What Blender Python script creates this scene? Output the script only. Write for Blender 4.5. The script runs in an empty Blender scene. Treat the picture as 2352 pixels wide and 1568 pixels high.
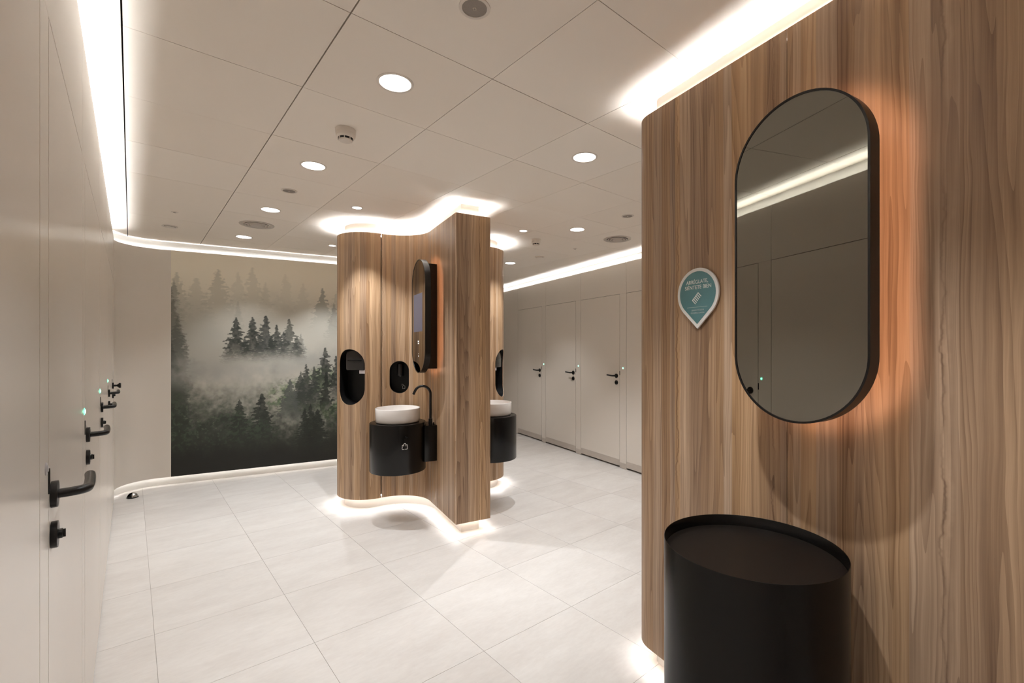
import bpy, bmesh, math, random
import numpy as np
from mathutils import Vector, Matrix
from mathutils.geometry import delaunay_2d_cdt

S = bpy.context.scene
C = S.collection
PI = math.pi
rnd = random.Random(7)

# ------------------------------------------------------------------ camera, world, exposure
F_PX, CX, HY = 1070.35, 1227.0, 804.15
CAM_H, CEIL = 1.446, 2.611
YAW = math.radians(40.87)
cam_d = bpy.data.cameras.new('camera')
cam_d.sensor_width = 36.0
cam_d.lens = 36.0 * F_PX / 2352.0
cam_d.shift_x = (1176.0 - CX) / 2352.0
cam_d.shift_y = (HY - 784.0) / 2352.0
cam_d.clip_start = 0.01
cam = bpy.data.objects.new('camera', cam_d); C.objects.link(cam)
cam.location = (0, 0, CAM_H)
cam.rotation_euler = (PI / 2, 0, -YAW)
S.camera = cam

w = bpy.data.worlds.new('world'); S.world = w
w.use_nodes = True
w.node_tree.nodes['Background'].inputs[0].default_value = (1.0, 0.9, 0.8, 1)
w.node_tree.nodes['Background'].inputs[1].default_value = 0.02

S.view_settings.view_transform = 'Standard'
S.view_settings.look = 'None'
S.view_settings.gamma = 1.0
S.view_settings.use_curve_mapping = False
S.view_settings.exposure = 1.17
cy = S.cycles
cy.max_bounces = 7; cy.diffuse_bounces = 4; cy.glossy_bounces = 4; cy.transmission_bounces = 1
cy.use_adaptive_sampling = True; cy.adaptive_threshold = 0.04
cy.sample_clamp_indirect = 4.0
cy.caustics_reflective = False; cy.caustics_refractive = False
cy.use_denoising = True

SPOT_W, SPOT_SMALL_W = 17.0, 36.0           # downlight lamps
STRIP, STRIP_LOW = 52.0, 13.0               # LED strips at the ceiling and at the floor
WARM = (1.0, 0.55, 0.36)                    # light behind the mirrors
HALO = 9.5

# the second direction of the room: the walnut walls and the right-hand cubicles
PH = math.radians(11.07)
cP, sP = math.cos(PH), math.sin(PH)
def E(a, b, z=0.0):
    return Vector((a * cP + b * sP, -a * sP + b * cP, z))

# ------------------------------------------------------------------ helpers
def lin(r, g, b):
    f = lambda c: (c / 255.0) / 12.92 if c <= 10.3 else ((c / 255.0 + 0.055) / 1.055) ** 2.4
    return (f(r), f(g), f(b), 1.0)

class MB:
    """collects vertices and faces of ONE mesh"""
    def __init__(s): s.v = []; s.f = []; s.uv = {}; s.m = []
    def add(s, vs, fs, mi=0):
        o = len(s.v); s.v += [tuple(p) for p in vs]
        for f in fs: s.f.append(tuple(i + o for i in f)); s.m.append(mi)
        return s
    def box(s, c, d, mi=0):
        x, y, z = c; a, b, h = d[0] / 2, d[1] / 2, d[2] / 2
        vs = [(x + i * a, y + j * b, z + k * h) for k in (-1, 1) for j in (-1, 1) for i in (-1, 1)]
        return s.add(vs, [(0, 2, 3, 1), (4, 5, 7, 6), (0, 1, 5, 4), (2, 6, 7, 3), (0, 4, 6, 2), (1, 3, 7, 5)], mi)
    def bbox(s, c, d, r=0.003, mi=0):
        bm = bmesh.new(); bmesh.ops.create_cube(bm, size=1.0)
        bmesh.ops.scale(bm, vec=d, verts=bm.verts)
        bmesh.ops.bevel(bm, geom=bm.edges[:], offset=r, segments=2, affect='EDGES', profile=0.5)
        bmesh.ops.translate(bm, vec=c, verts=bm.verts)
        bm.verts.index_update()
        s.add([v.co for v in bm.verts], [[v.index for v in f.verts] for f in bm.faces], mi); bm.free()
        return s
    def lathe(s, prof, c=(0, 0, 0), n=48, axis='z', mi=0):
        """prof: (radius, height) list; radius 0 closes the end"""
        vs = []; rows = []
        for r, h in prof:
            if r < 1e-6:
                rows.append([len(vs)]); vs.append((0, 0, h))
            else:
                rows.append(list(range(len(vs), len(vs) + n)))
                vs += [(r * math.cos(2 * PI * k / n), r * math.sin(2 * PI * k / n), h) for k in range(n)]
        fs = []
        for A, B in zip(rows, rows[1:]):
            for k in range(n):
                k2 = (k + 1) % n
                if len(A) == 1 and len(B) == 1: break
                if len(A) == 1: fs.append((A[0], B[k2], B[k]))
                elif len(B) == 1: fs.append((A[k], A[k2], B[0]))
                else: fs.append((A[k], A[k2], B[k2], B[k]))
        if axis == 'y':   vs = [(x, -z, y) for x, y, z in vs]      # lathe axis towards -y
        vs = [(x + c[0], y + c[1], z + c[2]) for x, y, z in vs]
        return s.add(vs, fs, mi)
    def tube(s, path, r, n=14, mi=0, caps=True):
        P = [Vector(p) for p in path]; rs = r if isinstance(r, (list, tuple)) else [r] * len(P)
        t0 = (P[1] - P[0]).normalized()
        up = Vector((0, 0, 1)) if abs(t0.z) < 0.9 else Vector((1, 0, 0))
        x = t0.cross(up).normalized(); vs = []
        for i, p in enumerate(P):
            t = (P[min(i + 1, len(P) - 1)] - P[max(i - 1, 0)]).normalized()
            x = (x - t * x.dot(t)).normalized(); y = t.cross(x)
            vs += [p + (x * math.cos(2 * PI * k / n) + y * math.sin(2 * PI * k / n)) * rs[i] for k in range(n)]
        fs = [(i * n + k, i * n + (k + 1) % n, (i + 1) * n + (k + 1) % n, (i + 1) * n + k)
              for i in range(len(P) - 1) for k in range(n)]
        if caps: fs += [tuple(range(n))[::-1], tuple(range((len(P) - 1) * n, len(P) * n))]
        return s.add(vs, fs, mi)
    def prism(s, poly, y0, y1, mi=0):
        """poly of (x, z) extruded from y0 to y1"""
        n = len(poly)
        vs = [(x, y0, z) for x, z in poly] + [(x, y1, z) for x, z in poly]
        fs = [tuple(range(n)), tuple(range(2 * n - 1, n - 1, -1))]
        fs += [(i, i + n, (i + 1) % n + n, (i + 1) % n) for i in range(n)]
        return s.add(vs, fs, mi)
    def ring(s, outer, inner, y0, y1, mi=0):
        n = len(outer)
        vs = [(x, y0, z) for x, z in outer] + [(x, y0, z) for x, z in inner] + [(x, y1, z) for x, z in outer] + [(x, y1, z) for x, z in inner]
        fs = []
        for i in range(n):
            j = (i + 1) % n
            fs += [(i, j, n + j, n + i), (2 * n + i, 3 * n + i, 3 * n + j, 2 * n + j), (i, 2 * n + i, 2 * n + j, j), (n + i, n + j, 3 * n + j, 3 * n + i)]
        return s.add(vs, fs, mi)
    def build(s, name, mats, parent=None, loc=(0, 0, 0), rotz=0.0, smooth=35, fix=True):
        me = bpy.data.meshes.new(name)
        me.from_pydata(s.v, [], s.f)
        for m in (mats if isinstance(mats, (list, tuple)) else [mats]): me.materials.append(m)
        if any(s.m): me.polygons.foreach_set('material_index', s.m)
        if fix:
            bm = bmesh.new(); bm.from_mesh(me)
            bmesh.ops.recalc_face_normals(bm, faces=bm.faces[:]); bm.to_mesh(me); bm.free()
        if smooth:
            me.shade_smooth(); me.set_sharp_from_angle(angle=math.radians(smooth))
        me.update()
        o = bpy.data.objects.new(name, me); C.objects.link(o)
        o.location = loc; o.rotation_euler = (0, 0, rotz)
        if parent is not None: o.parent = parent
        return o

def empty(name, loc=(0, 0, 0), rotz=0.0, parent=None):
    o = bpy.data.objects.new(name, None); C.objects.link(o)
    o.empty_display_size = 0.1; o.location = loc; o.rotation_euler = (0, 0, rotz)
    if parent is not None: o.parent = parent
    return o
def tag(o, label=None, cat=None, group=None, kind=None):
    if label: o['label'] = label
    if cat: o['category'] = cat
    if group: o['group'] = group
    if kind: o['kind'] = kind
    return o
def struct(o): o['kind'] = 'structure'; return o
def copy_tree(o, parent=None):
    c = o.copy(); C.objects.link(c)
    if parent is not None: c.parent = parent
    for ch in list(o.children): copy_tree(ch, c)
    return c
def stadium(w_, h_, n=20, cx_=0.0, cz_=0.0):
    r = w_ / 2; k = h_ / 2 - r
    return [(cx_ + r * math.cos(t), cz_ + k + r * math.sin(t)) for t in [PI * i / n for i in range(n + 1)]] + \
           [(cx_ + r * math.cos(t), cz_ - k + r * math.sin(t)) for t in [PI + PI * i / n for i in range(n + 1)]]
def text_mesh(txt, size, name, mat, parent, loc, spacing=1.0, depth=0.0006, fit=None):
    cu = bpy.data.curves.new(name, 'FONT'); cu.body = txt; cu.size = size; cu.align_x = 'CENTER'; cu.align_y = 'CENTER'
    cu.extrude = depth; cu.space_character = spacing
    o = bpy.data.objects.new(name, cu); C.objects.link(o)
    bpy.context.view_layer.update()
    dg = bpy.context.evaluated_depsgraph_get()
    me = bpy.data.meshes.new_from_object(o.evaluated_get(dg))
    bpy.data.objects.remove(o)
    me.transform(Matrix.Rotation(PI / 2, 4, 'X'))
    if fit:
        xs = [v.co.x for v in me.vertices]; k = fit / (max(xs) - min(xs))
        me.transform(Matrix.Diagonal((k, 1, 1, 1)))
    me.materials.clear(); me.materials.append(mat)
    t = bpy.data.objects.new(name, me); C.objects.link(t); t.parent = parent; t.location = loc
    return t

# ------------------------------------------------------------------ materials
def newmat(name):
    m = bpy.data.materials.new(name); m.use_nodes = True
    nt = m.node_tree; b = nt.nodes['Principled BSDF']
    return m, nt, b
def N(nt, t, **kw):
    n = nt.nodes.new(t)
    for k, v in kw.items(): setattr(n, k, v)
    return n
def math_node(nt, op, a, b=None, clamp=False):
    n = N(nt, 'ShaderNodeMath', operation=op); n.use_clamp = clamp
    for i, x in enumerate((a, b)):
        if x is None: continue
        if isinstance(x, (int, float)): n.inputs[i].default_value = x
        else: nt.links.new(x, n.inputs[i])
    return n.outputs[0]
def plain(name, col, rough=0.5, metal=0.0, spec=0.5, var=0.04, vscale=6.0, bump=0.0, coat=0.0):
    """painted / lacquered surface with a very slight mottled tone"""
    m, nt, b = newmat(name)
    tc = N(nt, 'ShaderNodeTexCoord')
    nz = N(nt, 'ShaderNodeTexNoise'); nz.inputs['Scale'].default_value = vscale; nz.inputs['Detail'].default_value = 4
    nt.links.new(tc.outputs['Object'], nz.inputs['Vector'])
    rp = N(nt, 'ShaderNodeValToRGB')
    rp.color_ramp.elements[0].position = 0.3; rp.color_ramp.elements[1].position = 0.7
    rp.color_ramp.elements[0].color = tuple(c * (1 - var) for c in col[:3]) + (1,)
    rp.color_ramp.elements[1].color = tuple(min(1, c * (1 + var)) for c in col[:3]) + (1,)
    nt.links.new(nz.outputs['Fac'], rp.inputs['Fac']); nt.links.new(rp.outputs['Color'], b.inputs['Base Color'])
    b.inputs['Roughness'].default_value = rough; b.inputs['Metallic'].default_value = metal
    b.inputs['Specular IOR Level'].default_value = spec
    b.inputs['Coat Weight'].default_value = coat
    if bump:
        n2 = N(nt, 'ShaderNodeTexNoise'); n2.inputs['Scale'].default_value = vscale * 60
        nt.links.new(tc.outputs['Object'], n2.inputs['Vector'])
        bp = N(nt, 'ShaderNodeBump'); bp.inputs['Strength'].default_value = bump; bp.inputs['Distance'].default_value = 0.001
        nt.links.new(n2.outputs['Fac'], bp.inputs['Height']); nt.links.new(bp.outputs['Normal'], b.inputs['Normal'])
    return m
def emit(name, col, strength):
    m, nt, b = newmat(name)
    b.inputs['Base Color'].default_value = (0.8, 0.8, 0.8, 1)
    b.inputs['Emission Color'].default_value = tuple(col[:3]) + (1,)
    b.inputs['Emission Strength'].default_value = strength
    return m

def wood_material():
    m, nt, b = newmat('walnut_laminate'); L = nt.links.new
    uv = N(nt, 'ShaderNodeUVMap'); uv.uv_map = 'UVMap'
    sp = N(nt, 'ShaderNodeSeparateXYZ'); L(uv.outputs['UV'], sp.inputs[0])
    u, v = sp.outputs[0], sp.outputs[1]
    def noise(su, sv, detail=2.0, rough=0.5, uu=None, seed=0.0):
        cb = N(nt, 'ShaderNodeCombineXYZ')
        L(math_node(nt, 'MULTIPLY', uu if uu is not None else u, su), cb.inputs[0])
        L(math_node(nt, 'MULTIPLY', v, sv), cb.inputs[1]); cb.inputs[2].default_value = seed
        n = N(nt, 'ShaderNodeTexNoise'); n.inputs['Scale'].default_value = 1.0
        n.inputs['Detail'].default_value = detail; n.inputs['Roughness'].default_value = rough
        L(cb.outputs[0], n.inputs['Vector']); return n.outputs['Fac']
    # gentle sideways wander of the grain
    wob = math_node(nt, 'SUBTRACT', noise(9.0, 1.5, 3.0, 0.55, seed=3.1), 0.5)
    u2 = math_node(nt, 'ADD', u, math_node(nt, 'MULTIPLY', wob, 0.036))
    # staves of different tone with straight edges
    vo = N(nt, 'ShaderNodeTexVoronoi', voronoi_dimensions='1D'); vo.inputs['Scale'].default_value = 24.0
    L(math_node(nt, 'ADD', u, math_node(nt, 'MULTIPLY', wob, 0.012)), vo.inputs['W'])
    sc = N(nt, 'ShaderNodeSeparateColor'); L(vo.outputs['Color'], sc.inputs[0])
    stave = sc.outputs[0]
    # contour lines of a long stretched field give the growth rings
    field = noise(8.0, 0.22, 2.0, 0.5, uu=u2, seed=8.2)
    rings = math_node(nt, 'FRACT', math_node(nt, 'MULTIPLY', field, 24.0))
    ring_d = math_node(nt, 'POWER', rings, 2.2)
    broad = noise(26.0, 0.30, 3.0, 0.6, uu=u2, seed=1.0)
    fine = noise(130.0, 1.0, 4.0, 0.65, uu=u2, seed=5.0)
    pores = noise(330.0, 5.0, 2.0, 0.6, uu=u2, seed=9.0)
    t = math_node(nt, 'MULTIPLY', broad, 0.42)
    t = math_node(nt, 'ADD', t, math_node(nt, 'MULTIPLY', fine, 0.31))
    t = math_node(nt, 'ADD', t, math_node(nt, 'MULTIPLY', stave, 0.17))
    t = math_node(nt, 'ADD', t, math_node(nt, 'MULTIPLY', pores, 0.10))
    t = math_node(nt, 'SUBTRACT', t, math_node(nt, 'MULTIPLY', ring_d, 0.125))
    # now and then a crooked dark heart line with a pale side, as on the veneer
    wv = math_node(nt, 'SUBTRACT', noise(0.0, 7.0, 4.0, 0.62, seed=2.2), 0.5)
    hv = math_node(nt, 'FRACT', math_node(nt, 'DIVIDE', math_node(nt, 'ADD', u, math_node(nt, 'MULTIPLY', wv, 0.05)), 0.43))
    hd = math_node(nt, 'MULTIPLY', math_node(nt, 'SUBTRACT', hv, 0.5), 0.43)
    dark = math_node(nt, 'SUBTRACT', 1.0, math_node(nt, 'DIVIDE', math_node(nt, 'ABSOLUTE', hd), 0.0045), True)
    pale = math_node(nt, 'SUBTRACT', 1.0, math_node(nt, 'DIVIDE', math_node(nt, 'ABSOLUTE', math_node(nt, 'ADD', hd, 0.011)), 0.011), True)
    gate = math_node(nt, 'MULTIPLY', math_node(nt, 'SUBTRACT', noise(1.0, 2.6, 2.0, 0.5, seed=6.6), 0.34), 3.2, True)
    t = math_node(nt, 'SUBTRACT', t, math_node(nt, 'MULTIPLY', math_node(nt, 'MULTIPLY', dark, gate), 0.20))
    t = math_node(nt, 'ADD', t, math_node(nt, 'MULTIPLY', math_node(nt, 'MULTIPLY', pale, gate), 0.09))
    rp = N(nt, 'ShaderNodeValToRGB'); cr = rp.color_ramp
    cr.elements[0].position = 0.24; cr.elements[0].color = lin(111, 82, 59)
    cr.elements[1].position = 0.80; cr.elements[1].color = lin(222, 191, 157)
    for p, c in ((0.38, (146, 115, 87)), (0.51, (173, 141, 109)), (0.64, (199, 167, 134))):
        e = cr.elements.new(p); e.color = lin(*c)
    L(t, rp.inputs['Fac'])
    # some staves a touch greyer, some redder
    hs = N(nt, 'ShaderNodeHueSaturation'); L(rp.outputs['Color'], hs.inputs['Color'])
    L(math_node(nt, 'ADD', math_node(nt, 'MULTIPLY', sc.outputs[1], 0.26), 0.83), hs.inputs['Saturation'])
    L(hs.outputs['Color'], b.inputs['Base Color'])
    b.inputs['Roughness'].default_value = 0.42; b.inputs['Specular IOR Level'].default_value = 0.35
    bp = N(nt, 'ShaderNodeBump'); bp.inputs['Strength'].default_value = 0.12; bp.inputs['Distance'].default_value = 0.0015
    L(fine, bp.inputs['Height']); L(bp.outputs['Normal'], b.inputs['Normal'])
    return m

def floor_material():
    m, nt, b = newmat('pale_porcelain_tile'); L = nt.links.new
    ge = N(nt, 'ShaderNodeNewGeometry'); oi = N(nt, 'ShaderNodeObjectInfo')
    mp = N(nt, 'ShaderNodeMapping'); mp.inputs['Scale'].default_value = (1.0, 2.6, 1)
    L(ge.outputs['Position'], mp.inputs['Vector'])
    ad = N(nt, 'ShaderNodeVectorMath', operation='ADD'); L(mp.outputs[0], ad.inputs[0])
    cb = N(nt, 'ShaderNodeCombineXYZ'); L(math_node(nt, 'MULTIPLY', oi.outputs['Random'], 40.0), cb.inputs[2]); L(cb.outputs[0], ad.inputs[1])
    n1 = N(nt, 'ShaderNodeTexNoise'); n1.inputs['Scale'].default_value = 3.0; n1.inputs['Detail'].default_value = 6; n1.inputs['Roughness'].default_value = 0.62
    L(ad.outputs[0], n1.inputs['Vector'])
    n2 = N(nt, 'ShaderNodeTexNoise'); n2.inputs['Scale'].default_value = 26.0; n2.inputs['Detail'].default_value = 5
    L(ad.outputs[0], n2.inputs['Vector'])
    t = math_node(nt, 'ADD', math_node(nt, 'MULTIPLY', n1.outputs['Fac'], 0.7), math_node(nt, 'MULTIPLY', n2.outputs['Fac'], 0.3))
    t = math_node(nt, 'ADD', t, math_node(nt, 'MULTIPLY', math_node(nt, 'SUBTRACT', oi.outputs['Random'], 0.5), 0.14))
    rp = N(nt, 'ShaderNodeValToRGB'); cr = rp.color_ramp
    cr.elements[0].position = 0.3; cr.elements[0].color = lin(216, 209, 203)
    cr.elements[1].position = 0.72; cr.elements[1].color = lin(234, 229, 224)
    L(t, rp.inputs['Fac']); L(rp.outputs['Color'], b.inputs['Base Color'])
    rr = N(nt, 'ShaderNodeMapRange'); L(n2.outputs['Fac'], rr.inputs[0]); rr.inputs[3].default_value = 0.34; rr.inputs[4].default_value = 0.48
    L(rr.outputs[0], b.inputs['Roughness'])
    return m
def ceiling_material():
    m, nt, b = newmat('cream_ceiling_tile'); L = nt.links.new
    oi = N(nt, 'ShaderNodeObjectInfo')
    rp = N(nt, 'ShaderNodeValToRGB'); cr = rp.color_ramp
    cr.elements[0].color = lin(244, 234, 222); cr.elements[1].color = lin(247, 238, 227)
    L(oi.outputs['Random'], rp.inputs['Fac']); L(rp.outputs['Color'], b.inputs['Base Color'])
    b.inputs['Roughness'].default_value = 0.7; b.inputs['Specular IOR Level'].default_value = 0.2
    return m

M = {}
M['wood'] = wood_material()
M['floor'] = floor_material()
M['ceil'] = ceiling_material()
M['grout'] = plain('grey_grout', lin(178, 170, 162), 0.8)
M['gap'] = plain('dark_gap', lin(52, 44, 38), 0.9)
M['lam'] = plain('beige_laminate', lin(226, 217, 206), 0.24, spec=0.5, var=0.01, vscale=1.5)
M['beige'] = plain('beige_paint', lin(226, 217, 206), 0.38, var=0.01, vscale=1.5)
M['white'] = plain('cream_lacquer', lin(232, 230, 226), 0.5, var=0.01)
M['white_trim'] = plain('white_plastic', lin(226, 216, 205), 0.45, var=0.01)
M['grey_trim'] = plain('grey_plastic', lin(196, 186, 176), 0.5, var=0.02)
M['mesh_grey'] = plain('grey_speaker_mesh', lin(150, 141, 133), 0.7, var=0.08, vscale=400)
M['black'] = plain('black_powder_coat', lin(9, 8, 7), 0.27, spec=0.32, var=0.06, bump=0.05)
M['black_tray'] = plain('black_tray_floor', lin(24, 19, 15), 0.5, spec=0.16, var=0.10, vscale=9)
M['black_metal'] = plain('black_metal', lin(14, 12, 11), 0.33, spec=0.38, var=0.05)
M['black_in'] = plain('black_niche_lining', lin(14, 13, 13), 0.45, spec=0.3, var=0.05)
M['dark_plastic'] = plain('dark_glossy_plastic', lin(28, 26, 26), 0.16, var=0.05)
M['ceramic'] = plain('white_ceramic', lin(238, 232, 227), 0.12, var=0.005, coat=0.3)
M['steel'] = plain('brushed_steel', lin(190, 186, 180), 0.3, metal=1.0, var=0.05)
M['alu'] = plain('satin_aluminium', lin(200, 190, 180), 0.35, metal=0.35, var=0.02)
M['chrome_dark'] = plain('dark_slot', lin(20, 17, 15), 0.6)
M['mirror'] = plain('smoked_mirror_glass', (0.262, 0.258, 0.228, 1), 0.008, metal=1.0, var=0.002)
M['teal'] = plain('teal_print', lin(84, 128, 132), 0.35, var=0.01)
M['print_white'] = plain('white_print', lin(235, 235, 230), 0.5, var=0.005)
M['print_dim'] = plain('pale_teal_print', lin(196, 208, 206), 0.5, var=0.005)
M['paper'] = plain('white_paper', lin(225, 218, 222), 0.8)
M['led'] = emit('led_strip_light', (0.945, 0.985, 1.02), STRIP)
M['led_low'] = emit('led_strip_light_floor', (0.965, 0.985, 1.0), STRIP_LOW)
M['halo'] = emit('warm_led_strip', WARM, HALO)
M['disc'] = emit('downlight_diffuser', (1.0, 0.97, 0.94), 2.2)
M['green'] = emit('green_led_core', (0.16, 1.0, 0.55), 4.5)
M['green_ring'] = emit('green_led_ring', (0.02, 0.62, 0.36), 0.8)
M['off_led'] = plain('unlit_led_lens', lin(176, 172, 172), 0.3)
M['screen'] = emit('display_glow', (0.33, 0.31, 0.44), 0.10)
M['screen'].node_tree.nodes['Principled BSDF'].inputs['Base Color'].default_value = (0.03, 0.03, 0.035, 1)
M['screen_mark'] = emit('display_mark', (0.8, 0.8, 0.8), 0.22)

# ------------------------------------------------------------------ paths: (point, outward normal, running length) sampled along an outline
def arc(cx_, cy_, r, a0, a1, sgn, step=0.018):
    n = max(2, int(abs(a1 - a0) * max(r, 0.1) / step))
    out = []
    for i in range(n + 1):
        a = a0 + (a1 - a0) * i / n
        out.append((cx_ + r * math.cos(a), cy_ + r * math.sin(a), sgn * math.cos(a), sgn * math.sin(a)))
    return out
def line(x0, y0, x1, y1, step=0.05):
    L = math.hypot(x1 - x0, y1 - y0); n = max(1, int(L / step)); nx, ny = -(y1 - y0) / L, (x1 - x0) / L
    return [(x0 + (x1 - x0) * i / n, y0 + (y1 - y0) * i / n, nx, ny) for i in range(n + 1)]
class Path:
    """polyline with normals; P(s, inset) gives a point in the (e1, e2) frame"""
    def __init__(s, pts):
        s.p = np.array(pts, float)
        d = np.hypot(np.diff(s.p[:, 0]), np.diff(s.p[:, 1])); s.s = np.concatenate([[0], np.cumsum(d)]); s.len = s.s[-1]
    def at(s, t):
        i = int(np.clip(np.searchsorted(s.s, t, side='right') - 1, 0, len(s.s) - 2))
        while s.s[i + 1] - s.s[i] < 1e-9 and i < len(s.s) - 2: i += 1
        k = min(max((t - s.s[i]) / max(s.s[i + 1] - s.s[i], 1e-9), 0), 1)
        q = s.p[i] * (1 - k) + s.p[i + 1] * k
        n = q[2:] / max(np.hypot(q[2], q[3]), 1e-9)
        return q[0], q[1], n[0], n[1]
    def P(s, t, inset=0.0, z=0.0):
        x, y, nx, ny = s.at(t); return (x - nx * inset, y - ny * inset, z)

def panel(path, sA, sB, z0, z1, name, mat, parent, holes=(), thick=0.018, uoff=None, step=0.022, org=(0, 0)):
    """a sheet bent along the path, with stadium holes cut right through it"""
    uo = rnd.uniform(0, 40) if uoff is None else uoff
    n = max(1, int((sB - sA) / step)); cols = [sA + (sB - sA) * i / n for i in range(n + 1)]
    if not holes:
        rows = [z0, z1]
        sz = [(c, z) for c in cols for z in rows]
        tris = [(2 * i, 2 * i + 2, 2 * i + 3, 2 * i + 1) for i in range(n)]
    else:
        nz = 24; rows = [z0 + (z1 - z0) * i / nz for i in range(nz + 1)]
        pts = []; edges = []
        def inside(s_, z_, grow=0.0):
            for hs, hz, hw, hh in holes:
                r = hw / 2 + grow; k = hh / 2 - hw / 2
                dz = max(abs(z_ - hz) - k, 0)
                if math.hypot(s_ - hs, dz) < r: return True
            return False
        for c in cols:
            for z in rows:
                if not inside(c, z, 0.006): pts.append((c, z))
        for hs, hz, hw, hh in holes:
            st = stadium(hw, hh, 26, hs, hz); o = len(pts); pts += st
            edges += [(o + i, o + (i + 1) % len(st)) for i in range(len(st))]
        res = delaunay_2d_cdt([Vector(p) for p in pts], edges, [], 0, 1e-5)
        sz = [(p.x, p.y) for p in res[0]]
        tris = []
        for f in res[2]:
            c_ = sum(sz[i][0] for i in f) / 3; z_ = sum(sz[i][1] for i in f) / 3
            if not inside(c_, z_, -0.0004): tris.append(tuple(f))
    from collections import Counter
    cnt = Counter(); dirn = {}
    for f in tris:
        for a, b in zip(f, f[1:] + f[:1]): cnt[frozenset((a, b))] += 1; dirn[frozenset((a, b))] = (a, b)
    nv = len(sz)
    vs = [Vector(path.P(s_, 0, z_)) for s_, z_ in sz] + [Vector(path.P(s_, thick, z_)) for s_, z_ in sz]
    vs = [v - Vector((org[0], org[1], 0)) for v in vs]
    fs = list(tris) + [tuple(i + nv for i in f[::-1]) for f in tris]
    for k, c in cnt.items():
        if c == 1:
            a, b = dirn[k]; fs.append((b, a, a + nv, b + nv))
    me = bpy.data.meshes.new(name); me.from_pydata([tuple(v) for v in vs], [], fs); me.materials.append(mat)
    uvl = me.uv_layers.new(name='UVMap'); lv = np.zeros(len(me.loops), np.int32); me.loops.foreach_get('vertex_index', lv)
    base = np.array(sz + sz); uvs = base[lv]; uvs[:, 0] += uo
    uvl.data.foreach_set('uv', uvs.astype(np.float32).ravel())
    bm = bmesh.new(); bm.from_mesh(me); bmesh.ops.recalc_face_normals(bm, faces=bm.faces[:]); bm.to_mesh(me); bm.free()
    me.shade_smooth(); me.set_sharp_from_angle(angle=math.radians(40)); me.update()
    o = bpy.data.objects.new(name, me); C.objects.link(o); o.parent = parent
    return o
def ribbon(path, sA, sB, in0, z0, in1, z1, step=0.03, org=(0, 0), mb=None):
    """a strip that follows the path between two (inset, height) rails"""
    n = max(1, int((sB - sA) / step)); mb = mb or MB(); vs = []
    for i in range(n + 1):
        t = sA + (sB - sA) * i / n
        for a, z in ((in0, z0), (in1, z1)):
            x, y, q = path.P(t, a, z); vs.append((x - org[0], y - org[1], q))
    mb.add(vs, [(2 * i, 2 * i + 1, 2 * i + 3, 2 * i + 2) for i in range(n)])
    return mb

# ------------------------------------------------------------------ floor and ceiling
ZB, ZT = 0.094, 2.515                      # lower and upper edge of the wall cladding
fl = struct(MB().box((2.4, 3.2, -0.032), (9.6, 13.2, 0.06)).build('floor', M['grout'], smooth=0))
tile_mb = MB(); tile_mb.box((0, 0, -0.0045), (0.5952, 0.5952, 0.009))
proto = None
def in_room(x, y, mg=0.35):
    a = x * cP - y * sP; b = x * sP + y * cP
    return -0.15 - mg < x and y > -1.9 - mg and a < 3.8 + mg and b < 8.4 + mg and not (b > 6.3 + mg and a < 2.1 - mg)
for i in range(-1, 11):
    for j in range(-6, 16):
        x, y = 0.09 + 0.597 * i + 0.2985, 1.25 + 0.602 * j + 0.301
        if not in_room(x, y): continue
        if proto is None:
            proto = tile_mb.build('floor_tile', M['floor'], fl, smooth=0); o = proto
            proto.data.transform(Matrix.Diagonal((1, 0.602 / 0.597, 1, 1)))
        else:
            o = proto.copy(); C.objects.link(o)
        o.location = (x, y, 0)
ce = struct(MB().box((2.4, 3.2, CEIL + 0.06), (9.6, 13.2, 0.06)).build('ceiling', M['gap'], smooth=0))
proto = None
wide = {-0.025: 0.0055, 0.575: 0.0050}
for i in range(-2, 10):
    for j in range(-7, 15):
        x0 = 0.575 + 0.6 * i; y0 = 1.633 + 0.6 * j
        if not in_room(x0 + 0.3, y0 + 0.3): continue
        gl = wide.get(round(x0, 3), 0.0026) / 2; gr = wide.get(round(x0 + 0.6, 3), 0.0026) / 2
        gy = 0.0007 + 0.0007 * rnd.random() + (0.0007 if j in (-2, -1, 0) else 0)
        xa = max(x0 + gl, -0.23)
        ww = x0 + 0.6 - gr - xa; hh = 0.6 - 2 * gy
        mb = MB(); mb.box((xa + ww / 2, y0 + 0.3, 0.010), (ww, hh, 0.02))
        o = mb.build('ceiling_tile', M['ceil'], ce, loc=(0, 0, CEIL + 0.0006 * rnd.random()), smooth=0)

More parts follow.
